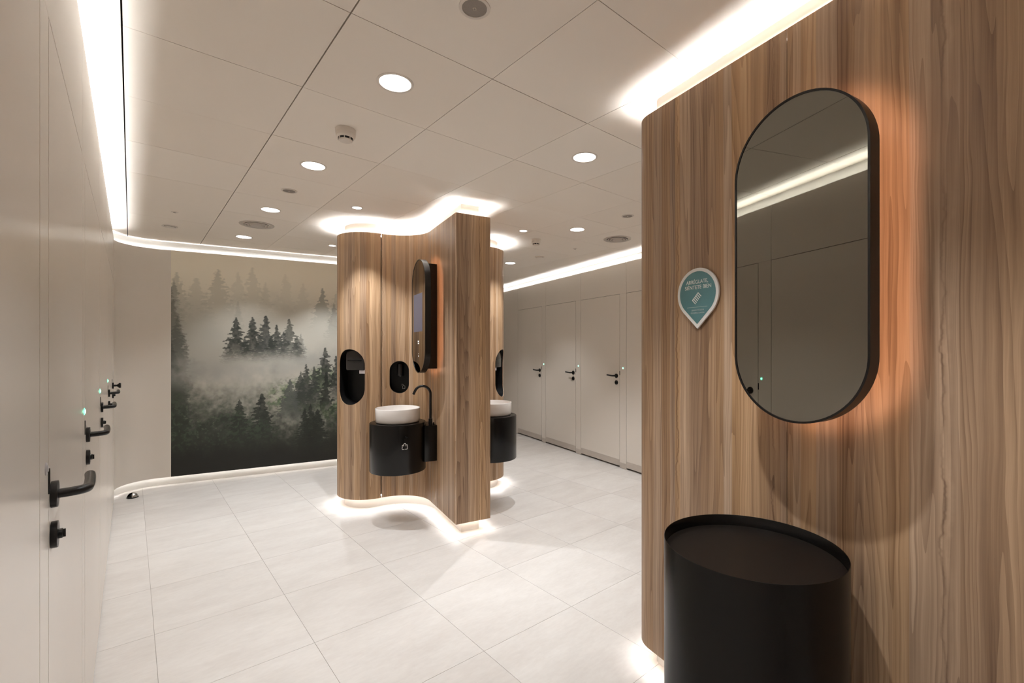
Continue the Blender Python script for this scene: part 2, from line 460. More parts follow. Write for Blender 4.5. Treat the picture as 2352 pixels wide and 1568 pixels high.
# ------------------------------------------------------------------ cubicle walls
XL = -0.124                                 # face of the left cubicle wall
E1R = 3.77                                  # face of the right cubicle wall
DOOR_TOP = 2.11
def lever_set(door, xh, sgn, zh, knob=False):
    """black lever handle and lock on a door leaf; sgn is the way the lever points"""
    r = MB(); r.lathe([(0, 0), (0.0265, 0), (0.0270, 0.001), (0.0270, 0.0095), (0.0262, 0.0105), (0, 0.0105)], (xh, 0, zh), 36, 'y')
    hd = r.build('lever_handle' if not knob else 'door_knob', M['black_metal'], door)
    if knob:
        k = MB(); k.lathe([(0, 0.010), (0.009, 0.010), (0.008, 0.030), (0.014, 0.038), (0.022, 0.044), (0.0235, 0.052), (0.020, 0.058), (0, 0.058)], (xh, 0, zh), 28, 'y')
        k.build('knob', M['black_metal'], hd)
    else:
        pth = [(xh, -0.008, zh), (xh, -0.030, zh + 0.0005)]
        for k in range(1, 8):
            a = k / 7 * PI / 2
            pth.append((xh + sgn * (0.020 - 0.020 * math.cos(a)), -0.030 - 0.024 * math.sin(a), zh + 0.001))
        pth += [(xh + sgn * 0.055, -0.055, zh + 0.003), (xh + sgn * 0.095, -0.054, zh + 0.006), (xh + sgn * 0.122, -0.052, zh + 0.008)]
        MB().tube(pth, 0.0096, 16).build('lever', M['black_metal'], hd, smooth=50)
        MB().lathe([(0, 0), (0.002, 0), (0.002, 0.0006), (0, 0.0006)], (xh, -0.0, zh), 10, 'y')
    l = MB(); l.lathe([(0, 0), (0.0265, 0), (0.0270, 0.001), (0.0270, 0.0095), (0.0262, 0.0105), (0, 0.0105)], (xh, 0, zh - 0.083), 36, 'y')
    lk = l.build('lock_rosette', M['black_metal'], door)
    k = MB(); k.lathe([(0, 0.010), (0.0100, 0.010), (0.0100, 0.0165), (0.009, 0.0175), (0, 0.0175)], (xh, 0, zh - 0.083), 20, 'y')
    k.box((xh, -0.019, zh - 0.083), (0.0035, 0.005, 0.016))
    k.build('coin_slot_knob', M['black_metal'], lk)
def make_door(idx, w_, loc, rotz, hside, handle=True, knob=False, off=0.058, zh=1.130, kick=True):
    """leaf in local x, face towards -y; hside = +1 when the handle sits on the +x edge"""
    g = 0.0032
    zb = 0.022 if kick else 0.012
    leaf = MB().box((0, 0.02, (zb + DOOR_TOP) / 2 - g / 2), (w_ - 2 * g, 0.04, DOOR_TOP - zb - g))
    d = struct(leaf.build('door_%d' % idx, M['lam'], None, loc, rotz, smooth=0))
    if kick:
        MB().box((0, -0.0006, 0.061), (w_ - 2 * g, 0.0012, 0.076)).build('kick_plate', M['alu'], d, smooth=0)
    if handle:
        xh = hside * (w_ / 2 - off)
        lever_set(d, xh, -hside, zh, knob)
        MB().bbox((hside * (w_ / 2 + 0.002), -0.0010, zh + 0.036), (0.010, 0.0026, 0.050), 0.0008).build('strike_plate', M['black_metal'], d)
    return d
def wall_panel(parent, x0, x1, z0, z1, depth=0.016, mat='lam', g=0.0015):
    return MB().box(((x0 + x1) / 2, depth / 2, (z0 + z1) / 2), (x1 - x0 - 2 * g, depth, z1 - z0 - (g if z0 > 0.5 else 0))).build('wall_panel', M[mat], parent, smooth=0)
def indicator(loc, rotz, label, lit=True):
    t = empty('indicator_light', loc, rotz)
    MB().lathe([(0, 0.0), (0.0125, 0.0), (0.0125, 0.0016), (0.0118, 0.0022), (0.0070, 0.0022)], (0, 0, 0), 28, 'y').build('bezel', M['green_ring'] if lit else M['off_led'], t)
    MB().lathe([(0.0072, 0.0), (0.0072, 0.0030), (0.0050, 0.0042), (0, 0.0046)], (0, 0, 0), 24, 'y').build('lens', M['green'] if lit else M['off_led'], t)
    tag(t, label, 'indicator light', 'cubicle status lights')
    return t

# left wall: local x = world +y, face towards +x
wl = struct(MB().box((2.6, 0.11, 1.23), (9.2, 0.10, 2.46)).build('wall_left', M['gap'], None, (XL, 0, 0), PI / 2, smooth=0))
LD = [(0.27, 1.215), (1.333, 2.172), (2.294, 3.270), (3.405, 4.352), (4.480, 5.420), (5.440, 5.975)]
jambs = [(-1.99, 0.27), (1.215, 1.333), (2.172, 2.294), (3.270, 3.405), (4.352, 4.480), (5.420, 5.440), (5.975, 5.99)]
for a, b in jambs: wall_panel(wl, a, b, 0.012, DOOR_TOP if b - a > 0.05 and b - a < 1 else ZT)
heads = [(0.27, 1.215), (1.215, 2.172), (2.172, 3.270), (3.270, 4.352), (4.352, 5.420), (5.440, 5.975)]
for a, b in heads: wall_panel(wl, a, b, DOOR_TOP, ZT)
for k, (a, b) in enumerate(LD):
    make_door(k + 1, b - a, (XL, (a + b) / 2, 0), PI / 2, -1, handle=k > 0, knob=(k == 5),
              off={1: 0.040, 2: 0.075, 3: 0.050, 4: 0.075, 5: 0.060}.get(k, 0.06), kick=False, zh={1: 1.150}.get(k, 1.136))
for y, lab, lit in ((1.290, 'unlit grey round status lens beside the nearest left cubicle door', False),
                    (2.262, 'green status light by the second black lever along the left wall', True),
                    (3.338, 'green status light by the third black lever along the left wall', True),
                    (4.420, 'green status light by the fourth lever along the left wall, nearest the knob', True)):
    indicator((XL, y, 1.232 if y > 1.5 else 1.218), PI / 2, lab, lit)

# right wall: local x = -e2, face towards -e1
RR = -PH - PI / 2
wr = struct(MB().box((-3.4, 0.11, 1.23), (10.2, 0.10, 2.46)).build('wall_right', M['gap'], None, E(E1R, 0), RR, smooth=0))
RD = [(2.582, 3.404), (3.522, 4.340), (4.462, 5.284), (5.404, 6.222), (6.342, 7.152)]
prev = -1.7
for a, b in RD:
    if a - prev < 0.5: wall_panel(wr, -a, -prev, 0.004, DOOR_TOP + 0.03)
    else: wall_panel(wr, -a, -prev, 0.004, ZT)
    prev = b
wall_panel(wr, -8.4, -7.152, 0.004, ZT)
hp = 2.582
for a, b in RD:
    wall_panel(wr, -b, -hp, DOOR_TOP + 0.03, ZT); hp = b
DOOR_TOP_L = DOOR_TOP; DOOR_TOP = 2.14
for k, (a, b) in enumerate(RD):
    d = make_door(7 + k, b - a, E(E1R, (a + b) / 2), RR, 1, handle=True, zh=1.129)
    if k == 3:
        MB().bbox(((b - a) / 2 - 0.100, -0.001, 1.026), (0.050, 0.002, 0.044), 0.0008).build('sticker_plate', M['alu'], d)
    MB().box((((b - a) / 2 + 0.060), -0.0004, 0.036), (0.113, 0.0008, 0.066)).build('jamb_foot', M['alu'], d, smooth=0)
for b, lab in ((6.281, 'green status light right of the farthest door on the right wall'),
               (5.342, 'green status light right of the door with the small pale plate by its lock'),
               (4.400, 'green status light right of the nearest fully visible door on the right wall')):
    indicator(E(E1R, b, 1.228), RR, lab)

# walls that close the room where the photograph does not look
struct(MB().box((0, 0.1, 1.3), (5.4, 0.2, 2.6)).build('wall_front', M['beige'], None, (2.0, -2.0, 0), 0, smooth=0)).rotation_euler = (0, 0, PI)
struct(MB().box((0, 0.1, 1.3), (2.2, 0.2, 2.6)).build('wall_end', M['beige'], None, E(3.0, 8.4), -PH, smooth=0))
struct(MB().box((0, 0.1, 1.3), (2.3, 0.2, 2.6)).build('wall_return', M['beige'], None, E(2.15, 7.35), -PH + PI / 2, smooth=0))

# ------------------------------------------------------------------ the curved back wall with the forest print
R0 = empty('wall_back', E(0, 0), -PH); struct(R0)
fr = 0.30; bx, by = -1.285, 6.25
# outward normal of a Path points to its left; walking from +e1 to -e1 along the back wall keeps the room on the left
back = Path(line(2.15, by, bx + fr, by) + arc(bx + fr, by - fr, fr, PI / 2, PI, -1)[1:] + line(bx, by - fr, bx, 5.70)[1:])
SM0 = 2.15 - 1.55; SM1 = 2.15 + 0.893          # the print runs from e1 = 1.55 to -0.893
panel(back, 0.0, SM0, ZB, ZT, 'wall_panel', M['beige'], R0, thick=0.03)
panel(back, SM1, back.len, ZB, ZT, 'wall_panel', M['beige'], R0, thick=0.03)
def coves(path, name, org_obj, s0, s1, inset, lo=True, hi=True, cap=0.10, strip_in=(0.020, 0.034), zt=ZT, zb=ZB):
    """recessed fascia and plinth with the LED strip that lights them"""
    for up, z, end, nm in ((1, zt, CEIL + 0.004, name[0]), (-1, zb, -0.002, name[1])):
        if (up > 0 and not hi) or (up < 0 and not lo): continue
        f_ = ribbon(path, s0, s1, inset, z - up * 0.05, inset, end).build(nm, M['white'], org_obj, fix=False)
        ribbon(path, s0, s1, 0.017, z - up * 0.027, inset, z - up * 0.027).build('ledge', M['white'], f_, fix=False)
        ribbon(path, s0, s1, 0.0280, z - up * 0.0250, 0.0358, z - up * 0.0090).build('strip_back_blocker', M['alu'], f_, fix=False)  # unseen backing added to block the strip's light towards the fascia
        ribbon(path, s0, s1, 0.0264, z - up * 0.0243, 0.0342, z - up * 0.0083).build('light_strip', M['led' if up > 0 else 'led_low'], f_, fix=False)
coves(back, ('fascia', 'plinth'), R0, 0.0, back.len, 0.072)

def forest_pixels(nx, nz):
    """misty spruce forest as a picture: u 0..1 over the stretch the photograph shows, v 0..1 bottom to top"""
    U, V = np.meshgrid(np.linspace(0, 1.495, nx), np.linspace(0, 1, nz))
    def vnoise(fx, fy, oct=4, seed=0, gain=0.55):
        out = np.zeros_like(U); amp = 1.0; tot = 0
        for o in range(oct):
            g = np.random.RandomState(seed * 31 + o).rand(int(fy * 2 ** o) + 3, int(fx * 1.6 * 2 ** o) + 3)
            x = U * fx * 2 ** o; y = V * fy * 2 ** o
            xi = x.astype(int); yi = y.astype(int); xf = x - xi; yf = y - yi
            xf = xf * xf * (3 - 2 * xf); yf = yf * yf * (3 - 2 * yf)
            out += amp * (g[yi, xi] * (1 - xf) * (1 - yf) + g[yi, xi + 1] * xf * (1 - yf) + g[yi + 1, xi] * (1 - xf) * yf + g[yi + 1, xi + 1] * xf * yf)
            tot += amp; amp *= gain
        return out / tot
    def L(*c): return np.array(lin(*c)[:3])
    n_mid = vnoise(5, 6, 5, 1); n_mid2 = vnoise(6, 8, 5, 11); n_fine = vnoise(34, 50, 4, 2); n_big = vnoise(2.2, 2.6, 3, 3); n_leaf = vnoise(70, 110, 3, 4); n_br = vnoise(26, 90, 3, 6)
    sm = lambda x: np.clip(x, 0, 1) ** 2 * (3 - 2 * np.clip(x, 0, 1))
    sky, fog = L(250, 241, 222), L(208, 203, 190)
    img = fog + (sky - fog) * sm((V - 0.70) / 0.26)[..., None]
    def over(col, a):
        nonlocal img
        a = np.clip(a, 0, 1)[..., None]; img = img * (1 - a) + col * a
    def tree(cx_, top, half, depth, seed=1, soft=0.004):
        """alpha of a spruce crown: narrow tip widening in ragged drooping tiers to half at depth below the tip"""
        r_ = np.random.RandomState(seed)
        h = np.clip((top - V) / depth, 0, 1.6)
        side = np.sign(U - cx_)
        tiers = 9 + r_.randint(4); ph = r_.rand()
        saw = (h * tiers + ph + 0.23 * side + 0.7 * (n_br - 0.5)) % 1.0
        rag = vnoise(48, 95, 2, seed + 50) - 0.5
        wd = half * (0.05 + 0.95 * h ** 0.9) * (0.62 + 0.50 * saw) + half * 1.1 * rag * np.minimum(h * 1.4 + 0.08, 1)
        d = wd - np.abs(U - cx_)
        return np.clip(d / soft + 0.5, 0, 1) * (V < top)
    # far trees, almost dissolved in the mist
    for i, (x, tp, hf, dp, al) in enumerate(((0.03, .905, .10, .22, .42), (0.135, .885, .11, .20, .26), (0.255, .93, .105, .22, .42), (0.37, .925, .09, .24, .20), (0.455, .95, .10, .24, .24), (0.535, .885, .05, .14, .20),
                                     (0.66, .93, .10, .25, .14), (0.775, .89, .08, .2, .15), (1.02, .90, .09, .2, .3), (1.18, .93, .1, .2, .25), (1.38, .9, .1, .2, .3))):
        over(L(150, 150, 138), tree(x, tp, hf, dp, 200 + i, 0.012) * al * sm((V - (tp - 0.30)) / 0.28))
    for i, (x, tp, hf, dp, al) in enumerate(((0.905, .872, .085, .20, .62), (0.985, .80, .05, .13, .6), (0.015, .87, .045, .12, .55), (0.37, .79, .02, .06, .25), (1.08, .84, .07, .15, .5), (1.3, .86, .08, .15, .5))):
        over(L(108, 109, 102), tree(x, tp, hf, dp, 230 + i, 0.008) * al * sm((V - (tp - 0.24)) / 0.20))
    # the mist grows greyer towards the middle
    over(L(148, 146, 137), 0.8 * sm((0.86 - V) / 0.24) * sm((V - 0.30) / 0.2) * (0.65 + 0.7 * (n_big - 0.5)))
    over(L(172, 170, 160), np.clip((n_mid - 0.50) * 3.0, 0, 0.6) * sm(1 - np.abs(V - 0.70) / 0.22))
    # dark trees and slope along the left edge
    for i in range(7):
        over(L(66, 70, 64), tree(-0.01 + 0.022 * (i % 3), .86 - .075 * i, .055, .16, 260 + i, 0.006) * (0.32 + 0.06 * i))
    left = 0.62 - 0.78 * np.clip(U, 0, 0.42) - V + (n_mid2 - 0.5) * 0.30 + (n_fine - 0.5) * 0.10
    over(L(78, 82, 72), sm(left / 0.18) * (0.62 + 0.5 * (n_leaf - 0.5)))
    # the band of dark spruces in the middle
    grp = ((0.760, .640, .045, .12, .55), (0.315, .585, .060, .10, .9), (0.360, .712, .082, .19, 1.0), (0.410, .62, .06, .10, .9), (0.456, .716, .070, .18, 1.0), (0.500, .635, .05, .10, .9), (0.537, .724, .082, .19, 1.0),
           (0.575, .63, .05, .1, .9), (0.605, .683, .060, .15, .95), (0.650, .65, .06, .12, .9), (0.684, .712, .085, .19, .82), (0.735, .625, .06, .1, .8))
    for i, (x, tp, hf, dp, al) in enumerate(grp):
        over(L(54, 58, 54) + (L(70, 73, 70) - L(54, 58, 54)) * (i % 3 == 0), tree(x, tp, hf, dp, 300 + i) * al * sm((V - 0.49 - 0.05 * (n_mid - 0.5)) / 0.11) * (0.92 + 0.3 * (n_leaf - 0.5)))
    # ground behind the mist bank
    low = 0.475 + 0.06 * np.sin(U * 5.5 + 4.4) - V + (n_mid - 0.5) * 0.34
    over(L(76, 81, 73), sm(low / 0.20) * 0.90 * (0.8 + 0.7 * (n_fine - 0.5)))
    # drifting mist bank over trunks and ground
    bank = sm(1 - np.abs(V - (0.490 - 0.05 * np.sin(U * 4.2 + 0.2))) / 0.115)
    over(L(162, 160, 153), bank * np.clip(0.30 + (n_mid2 - 0.42) * 3.2, 0, 0.85))
    over(L(174, 172, 163), 0.7 * sm(1 - np.hypot((U - 0.70) / 0.16, (V - 0.455) / 0.07)) * np.clip(0.5 + (n_mid - .45) * 3, 0, 1))
    over(L(152, 150, 142), 0.6 * sm(1 - np.hypot((U - 0.20) / 0.18, (V - 0.475) / 0.05)) * np.clip(0.5 + (n_mid - .45) * 3, 0, 1))
    # lighter bushes on the right
    bush = np.clip(1 - np.hypot((U - 0.72) / 0.22, (V - 0.335) / 0.10), 0, 1) + np.clip(1 - np.hypot((U - 0.90) / 0.13, (V - 0.415) / 0.07), 0, 1) + np.clip(1 - np.hypot((U - 0.98) / 0.14, (V - 0.255) / 0.06), 0, 1)
    over(L(96, 116, 84), np.clip(bush * 2.1 * np.clip((n_fine - 0.36) * 4, 0, 1), 0, 0.75))
    over(L(158, 166, 138), np.clip(bush * (n_leaf - 0.55) * 7, 0, 0.65))
    over(L(46, 52, 44), np.clip(bush * (0.42 - n_leaf) * 8, 0, 0.6))
    # near spruces
    near = ((1.0, .53, .06, .2, 50), (0.925, .572, .085, .22, 46), (0.795, .490, .062, .15, 56), (0.760, .455, .045, .11, 62), (0.848, .478, .040, .10, 58), (0.690, .418, .058, .11, 84), (0.930, .450, .060, .22, 40),
            (0.512, .352, .075, .16, 42), (0.378, .330, .070, .16, 46), (0.825, .292, .05, .12, 38), (0.787, .272, .055, .12, 36), (0.872, .262, .07, .13, 36), (1.15, .5, .09, .2, 44), (1.3, .42, .09, .2, 40), (1.42, .5, .09, .2, 44))
    for i, (x, tp, hf, dp, c) in enumerate(near):
        over(L(c, c + 4, c), tree(x, tp, hf, dp, 400 + i) * 0.95 * sm((V - (tp - 0.27)) / 0.14) * (0.92 + 0.4 * (n_leaf - 0.5)))
    # foliage in the shade along the foot, sinking into near black
    foot = 0.37 - 0.10 * np.clip(U, 0, 1) - V + (n_mid2 - 0.5) * 0.26 + (n_fine - 0.5) * 0.10
    over(L(50, 54, 47), sm(foot / 0.16) * 0.86)
    over(L(78, 92, 74), sm(foot / 0.1) * np.clip((n_leaf - 0.50) * 3.2, 0, 0.55) * np.clip((n_big + n_mid - 0.80) * 4, 0.12, 1) * sm((V - 0.05) / 0.15))
    over(L(112, 116, 100), sm(foot / 0.1) * np.clip((n_leaf - 0.62) * 5, 0, 0.5) * np.clip((n_mid - 0.48) * 6, 0, 1) * sm((V - 0.07) / 0.12))
    over(L(40, 39, 36), sm((0.20 - V + (n_mid - 0.5) * 0.16) / 0.17) * 0.93)
    return np.clip(img, 0.004, 1)
def forest_mural():
    m, nt, b = newmat('forest_wallpaper')
    at = N(nt, 'ShaderNodeAttribute'); at.attribute_name = 'print'
    nt.links.new(at.outputs['Color'], b.inputs['Base Color'])
    b.inputs['Roughness'].default_value = 0.55; b.inputs['Specular IOR Level'].default_value = 0.25
    W = 1.55 + 0.893; nx, nz = 490, 500
    px = forest_pixels(nx, nz)
    xs = np.linspace(-0.893, 1.55, nx); zs = np.linspace(ZB, ZT, nz)
    X, Z = np.meshgrid(xs, zs)
    co = np.zeros((nx * nz, 3), np.float32); co[:, 0] = X.ravel(); co[:, 1] = by; co[:, 2] = Z.ravel()
    idx = np.arange(nx * nz).reshape(nz, nx)
    f = np.stack([idx[:-1, :-1], idx[:-1, 1:], idx[1:, 1:], idx[1:, :-1]], -1).reshape(-1, 4)
    me = bpy.data.meshes.new('forest_mural')
    me.vertices.add(nx * nz); me.vertices.foreach_set('co', co.ravel())
    me.loops.add(f.size); me.loops.foreach_set('vertex_index', f.ravel().astype(np.int32))
    me.polygons.add(len(f)); me.polygons.foreach_set('loop_start', (np.arange(len(f)) * 4).astype(np.int32))
    me.update(calc_edges=True)
    ca = me.color_attributes.new('print', 'FLOAT_COLOR', 'POINT')
    ca.data.foreach_set('color', np.concatenate([px.reshape(-1, 3), np.ones((nx * nz, 1))], 1).astype(np.float32).ravel())
    me.materials.append(m); me.validate()
    o = bpy.data.objects.new('forest_mural', me); C.objects.link(o); o.rotation_euler = (0, 0, -PH)
    tag(o, 'printed wall mural of dark spruce trees in mist', 'mural')
    bk = MB().box(((1.55 - 0.893) / 2, by + 0.016, (ZB + ZT) / 2), (W - 0.002, 0.03, ZT - ZB - 0.002)).build('backing_panel', M['beige'], o, smooth=0)
forest_mural()

# coves over the straight cubicle walls
def straight_cove(idx, p0, p1, inset, rot_pts):
    pa = Path(line(*p0, *p1))
    t = struct(empty('trim_%d' % idx))
    coves(pa, ('fascia', 'plinth'), t, 0, pa.len, inset, lo=False)
    return t
# world-frame path of the left wall, walked towards +y so that its left side... the room is on the right, so walk towards -y
straight_cove(1, (XL, 5.99), (XL, -1.95), 0.085, None)
a_, b_ = E(E1R, -1.6), E(E1R, 8.4)
straight_cove(2, (a_.x, a_.y), (b_.x, b_.y), 0.085, None)

# ------------------------------------------------------------------ the walnut wall on the right
Wd = struct(empty('wall_inner', E(0, 0), -PH))
rc = 0.12
wpath = Path(line(1.5, -1.95, 1.5, 1.575) + arc(1.5 + rc, 1.575, rc, PI, PI / 2, 1)[1:] + line(1.5 + rc, 1.575 + rc, 1.86 - rc, 1.575 + rc)[1:]
             + arc(1.86 - rc, 1.575, rc, PI / 2, 0, 1)[1:] + line(1.86, 1.575, 1.86, -1.95)[1:])
s_of = lambda e2: e2 + 1.95
gp = 0.0009
cuts = [0.0, s_of(-0.30), s_of(0.927), s_of(1.575) + 0.38, s_of(1.575) + 1.60, wpath.len]
uo = 3.37
for a, b in zip(cuts, cuts[1:]):
    panel(wpath, a + gp, b - gp, ZB, ZT, 'wood_panel', M['wood'], Wd, uoff=uo, step=0.014 if a > s_of(0.5) and a < s_of(1.8) else 0.1); uo += 0.4
coves(wpath, ('fascia', 'plinth'), Wd, 0.0, wpath.len, 0.07)

# ------------------------------------------------------------------ the wave-shaped island
def island_outline(front=3.435, x0=1.268, x1=1.560):
    ccx, ccy, r1 = 0.958, 4.10, 0.310; lx, ly, r2 = 0.860, 4.695, 0.293
    ang = math.atan2(ly - ccy, lx - ccx)
    left = line(x0, front, x0, ccy) + arc(ccx, ccy, r1, 0.0, ang, -1)[1:] + arc(lx, ly, r2, ang - PI, -1.5 * PI, 1)
    ax = (x0 + x1) / 2
    right = [(2 * ax - x, y, -nx, ny) for x, y, nx, ny in left][::-1]
    mid = line(lx, ly + r2, 2 * ax - lx, ly + r2)
    return left, mid, right
Lf, Md, Rt = island_outline()
ipath = Path(Lf + Md + Rt)                       # front-left corner round the back to the front-right corner
fpath = Path(line(1.560, 3.435, 1.268, 3.435))    # the narrow end that faces the camera
IO = (1.414, 4.10)                               # base point of the island in the (e1, e2) frame
island = empty('washroom_island', E(*IO), -PH)
tag(island, 'wave-shaped walnut island with lit plinth, standing free in the middle', 'partition')
arc1_end = Path(Lf).s[0]
_l1 = 4.10 - 3.435; _ang = math.atan2(0.595, -0.098); _l2 = 0.310 * _ang; _l3 = 0.293 * (1.5 * PI + (_ang - PI))
sS = _l1 + _l2                                    # seam where the hollow turns into the lobe
TL = ipath.len
th1 = math.radians(47.0)                          # centre of the towel niche on the lobe
lobe_s = lambda th: sS + 0.293 * (abs(_ang - PI + PI / 2) * -1 + 0) if False else sS + 0.293 * ((_ang - PI) - (-PI / 2 - th))
towel_s = lobe_s(math.radians(47.5)); TOWEL = (towel_s, 1.203, 0.292, 0.506)
SOAPA = math.asin((1.068 - 0.958) / 0.310); soap_s = _l1 + 0.310 * (PI / 2 - SOAPA); SOAP = (soap_s, 1.196, 0.176, 0.300)
g1 = 0.0009
panel(fpath, g1, fpath.len - 0.0, ZB, ZT, 'wood_panel', M['wood'], island, org=IO, uoff=11.3, step=0.05)
panel(ipath, 0.020, _l1 - 0.02, ZB, ZT, 'wood_panel', M['wood'], island, org=IO, uoff=17.2)
panel(ipath, _l1 - 0.018, sS - 0.0035, ZB, ZT, 'wood_panel', M['wood'], island, holes=[SOAP], org=IO, thick=0.005, uoff=23.1, step=0.02)
panel(ipath, sS + 0.0035, sS + _l3, ZB, ZT, 'wood_panel', M['wood'], island, holes=[TOWEL], org=IO, thick=0.005, uoff=31.7, step=0.018)
panel(ipath, sS + _l3 + 0.002, TL - sS - _l3 - 0.002, ZB, ZT, 'wood_panel', M['wood'], island, org=IO, uoff=5.0, step=0.1)
panel(ipath, TL - sS - _l3, TL - sS - 0.0035, ZB, ZT, 'wood_panel', M['wood'], island, holes=[(TL - TOWEL[0],) + TOWEL[1:]], org=IO, thick=0.005, uoff=40.2, step=0.018)
panel(ipath, TL - sS + 0.0035, TL - _l1 + 0.018, ZB, ZT, 'wood_panel', M['wood'], island, org=IO, uoff=51.0, step=0.02)
panel(ipath, TL - _l1 + 0.02, TL - 0.020, ZB, ZT, 'wood_panel', M['wood'], island, org=IO, uoff=58.0)
IN = 0.07
ins_pts = [(p[0] - p[2] * IN, p[1] - p[3] * IN, p[2], p[3]) for p in Lf + Md + Rt if True]
ins_pts = [p for p in ins_pts if p[1] > 3.435 + IN - 1e-6 or True]
def inset_loop(d):
    pts = [(p[0] - p[2] * d, p[1] - p[3] * d) for p in Lf + Md + Rt]
    pts[0] = (pts[0][0], 3.435 + d); pts[-1] = (pts[-1][0], 3.435 + d)
    out = [pts[0]]
    for q in pts[1:]:
        if q[1] < 3.435 + d - 1e-9: continue
        if math.hypot(q[0] - out[-1][0], q[1] - out[-1][1]) > 1e-5: out.append(q)
    return out
def loop_strip(l0, z0, l1, z1):
    n = len(l0); mb = MB()
    vs = [(x - IO[0], y - IO[1], z0) for x, y in l0] + [(x - IO[0], y - IO[1], z1) for x, y in l1]
    return mb.add(vs, [(i, (i + 1) % n, n + (i + 1) % n, n + i) for i in range(n)])
A, B_ = inset_loop(0.017), inset_loop(IN)
def match(d):                                    # loops with equal vertex counts
    pts = []
    for i, p in enumerate(Lf + Md + Rt):
        x, y = p[0] - p[2] * d, p[1] - p[3] * d
        pts.append((x, max(y, 3.435 + d)))
    return pts
fas = loop_strip(match(IN), ZT - 0.05, match(IN), CEIL + 0.004).build('fascia', M['white'], island, fix=False)
pli = loop_strip(match(IN), -0.002, match(IN), ZB + 0.05).build('plinth', M['white'], island, fix=False)
for par, z, up in ((fas, ZT, 1), (pli, ZB, -1)):
    loop_strip(match(0.017), z - up * 0.027, match(IN), z - up * 0.027).build('ledge', M['white'], par, fix=False)
    loop_strip(match(0.0280), z - up * 0.0250, match(0.0358), z - up * 0.0090).build('strip_back_blocker', M['alu'], par, fix=False)  # added hidden ribbon that stops the strip emitting backwards
    loop_strip(match(0.0264), z - up * 0.0243, match(0.0342), z - up * 0.0083).build('light_strip', M['led' if up > 0 else 'led_low'], par, fix=False)

# --- niches with dispensers
def niche(name, path, hole, depth, label, cat, group=None):
    hs, hz, hw, hh = hole
    x, y, nx, ny = path.at(hs)
    t = empty(name, E(x, y, hz), -PH + math.atan2(ny, nx) + PI / 2)      # local -y is outwards
    R = Matrix.Rotation(-(math.atan2(ny, nx) + PI / 2), 2)
    st = stadium(hw + 0.004, hh + 0.004, 26, hs, hz); mb = MB(); n = len(st); vs = []
    for s_, z_ in st:
        px_, py_, _ = path.P(s_, 0.0046); q = R @ Vector((px_ - x, py_ - y)); vs.append((q.x, q.y, z_ - hz))
    vs += [(v[0], depth, v[2]) for v in vs]
    fs = [(i, (i + 1) % n, n + (i + 1) % n, n + i) for i in range(n)] + [tuple(range(n, 2 * n))]
    mb.add(vs, fs).build('housing', M['black_in'], t, smooth=40, fix=False)
    tag(t, label, cat, group)
    return t
def icon_lines(polys, name, mat, parent, loc, wd=0.0022):
    mb = MB()
    for pl in polys:
        for (x0, z0), (x1, z1) in zip(pl, pl[1:]):
            L_ = math.hypot(x1 - x0, z1 - z0)
            if L_ < 1e-6: continue
            dx, dz = (x1 - x0) / L_, (z1 - z0) / L_; nx, nz = -dz * wd / 2, dx * wd / 2
            x0e, z0e, x1e, z1e = x0 - dx * wd / 2, z0 - dz * wd / 2, x1 + dx * wd / 2, z1 + dz * wd / 2
            mb.prism([(x0e + nx, z0e + nz), (x0e - nx, z0e - nz), (x1e - nx, z1e - nz), (x1e + nx, z1e + nz)], -0.0006, 0.0004)
    return mb.build(name, mat, parent, loc, smooth=0)
def towel(path, s_, label, mir):
    t = niche('towel_dispenser', path, (s_,) + TOWEL[1:], 0.15, label, 'dispenser', None)
    k = -1 if mir else 1
    b = MB().bbox((k * 0.035, 0.088, 0.155), (0.20, 0.115, 0.19), 0.012).build('dispenser_body', M['dark_plastic'], t)
    MB().bbox((k * 0.035, 0.028, 0.150), (0.15, 0.006, 0.010), 0.002).build('cover_seam', M['black_metal'], b)
    MB().bbox((k * 0.104, 0.045, 0.052), (0.060, 0.003, 0.042), 0.001).build('paper_towel', M['paper'], t)
    z0 = 0.0
    icon_lines([[(-.020, 0.008), (0, 0.020), (.020, 0.008), (0, -0.004), (-.020, 0.008)], [(-.020, 0.001), (0, -0.011), (.020, 0.001)], [(-.020, -0.006), (0, -0.018), (.020, -0.006)],
                [(-.020, 0.008), (-.020, -0.006)], [(.020, 0.008), (.020, -0.006)]],
               'towel_icon', M['print_white'], t, (k * 0.082, 0.1488, -0.022), 0.0026)
    return t
towel(ipath, TOWEL[0], 'tall black paper towel niche on the left lobe of the island, with a stack icon', False)
towel(ipath, TL - TOWEL[0], 'tall black niche cut in the right lobe of the island, seen edge-on', True)
soap = niche('soap_dispenser', ipath, SOAP, 0.11, 'small black soap niche above the nearer white basin', 'dispenser')
MB().lathe([(0.030, 0.02), (0.030, 0.13), (0.024, 0.135), (0, 0.135)], (0, 0.055, -0.01), 28).build('soap_tank', M['dark_plastic'], soap)
MB().lathe([(0, -0.012), (0.008, -0.012), (0.011, 0.004), (0.014, 0.02), (0.018, 0.022), (0.018, 0.04)], (0, 0.055, 0.018), 24).build('nozzle', M['steel'], soap)
icon_lines([[(-.011, -.018), (.011, -.018), (.011, .006), (.004, .011), (-.004, .011), (-.011, .006), (-.011, -.018)], [(-.002, .011), (-.002, .018), (-.010, .020)], [(-.018, .024), (-.014, .027)], [(-.019, .015), (-.016, .017)]],
           'soap_icon', M['print_white'], soap, (0.026, 0.1088, -0.098), 0.0030)

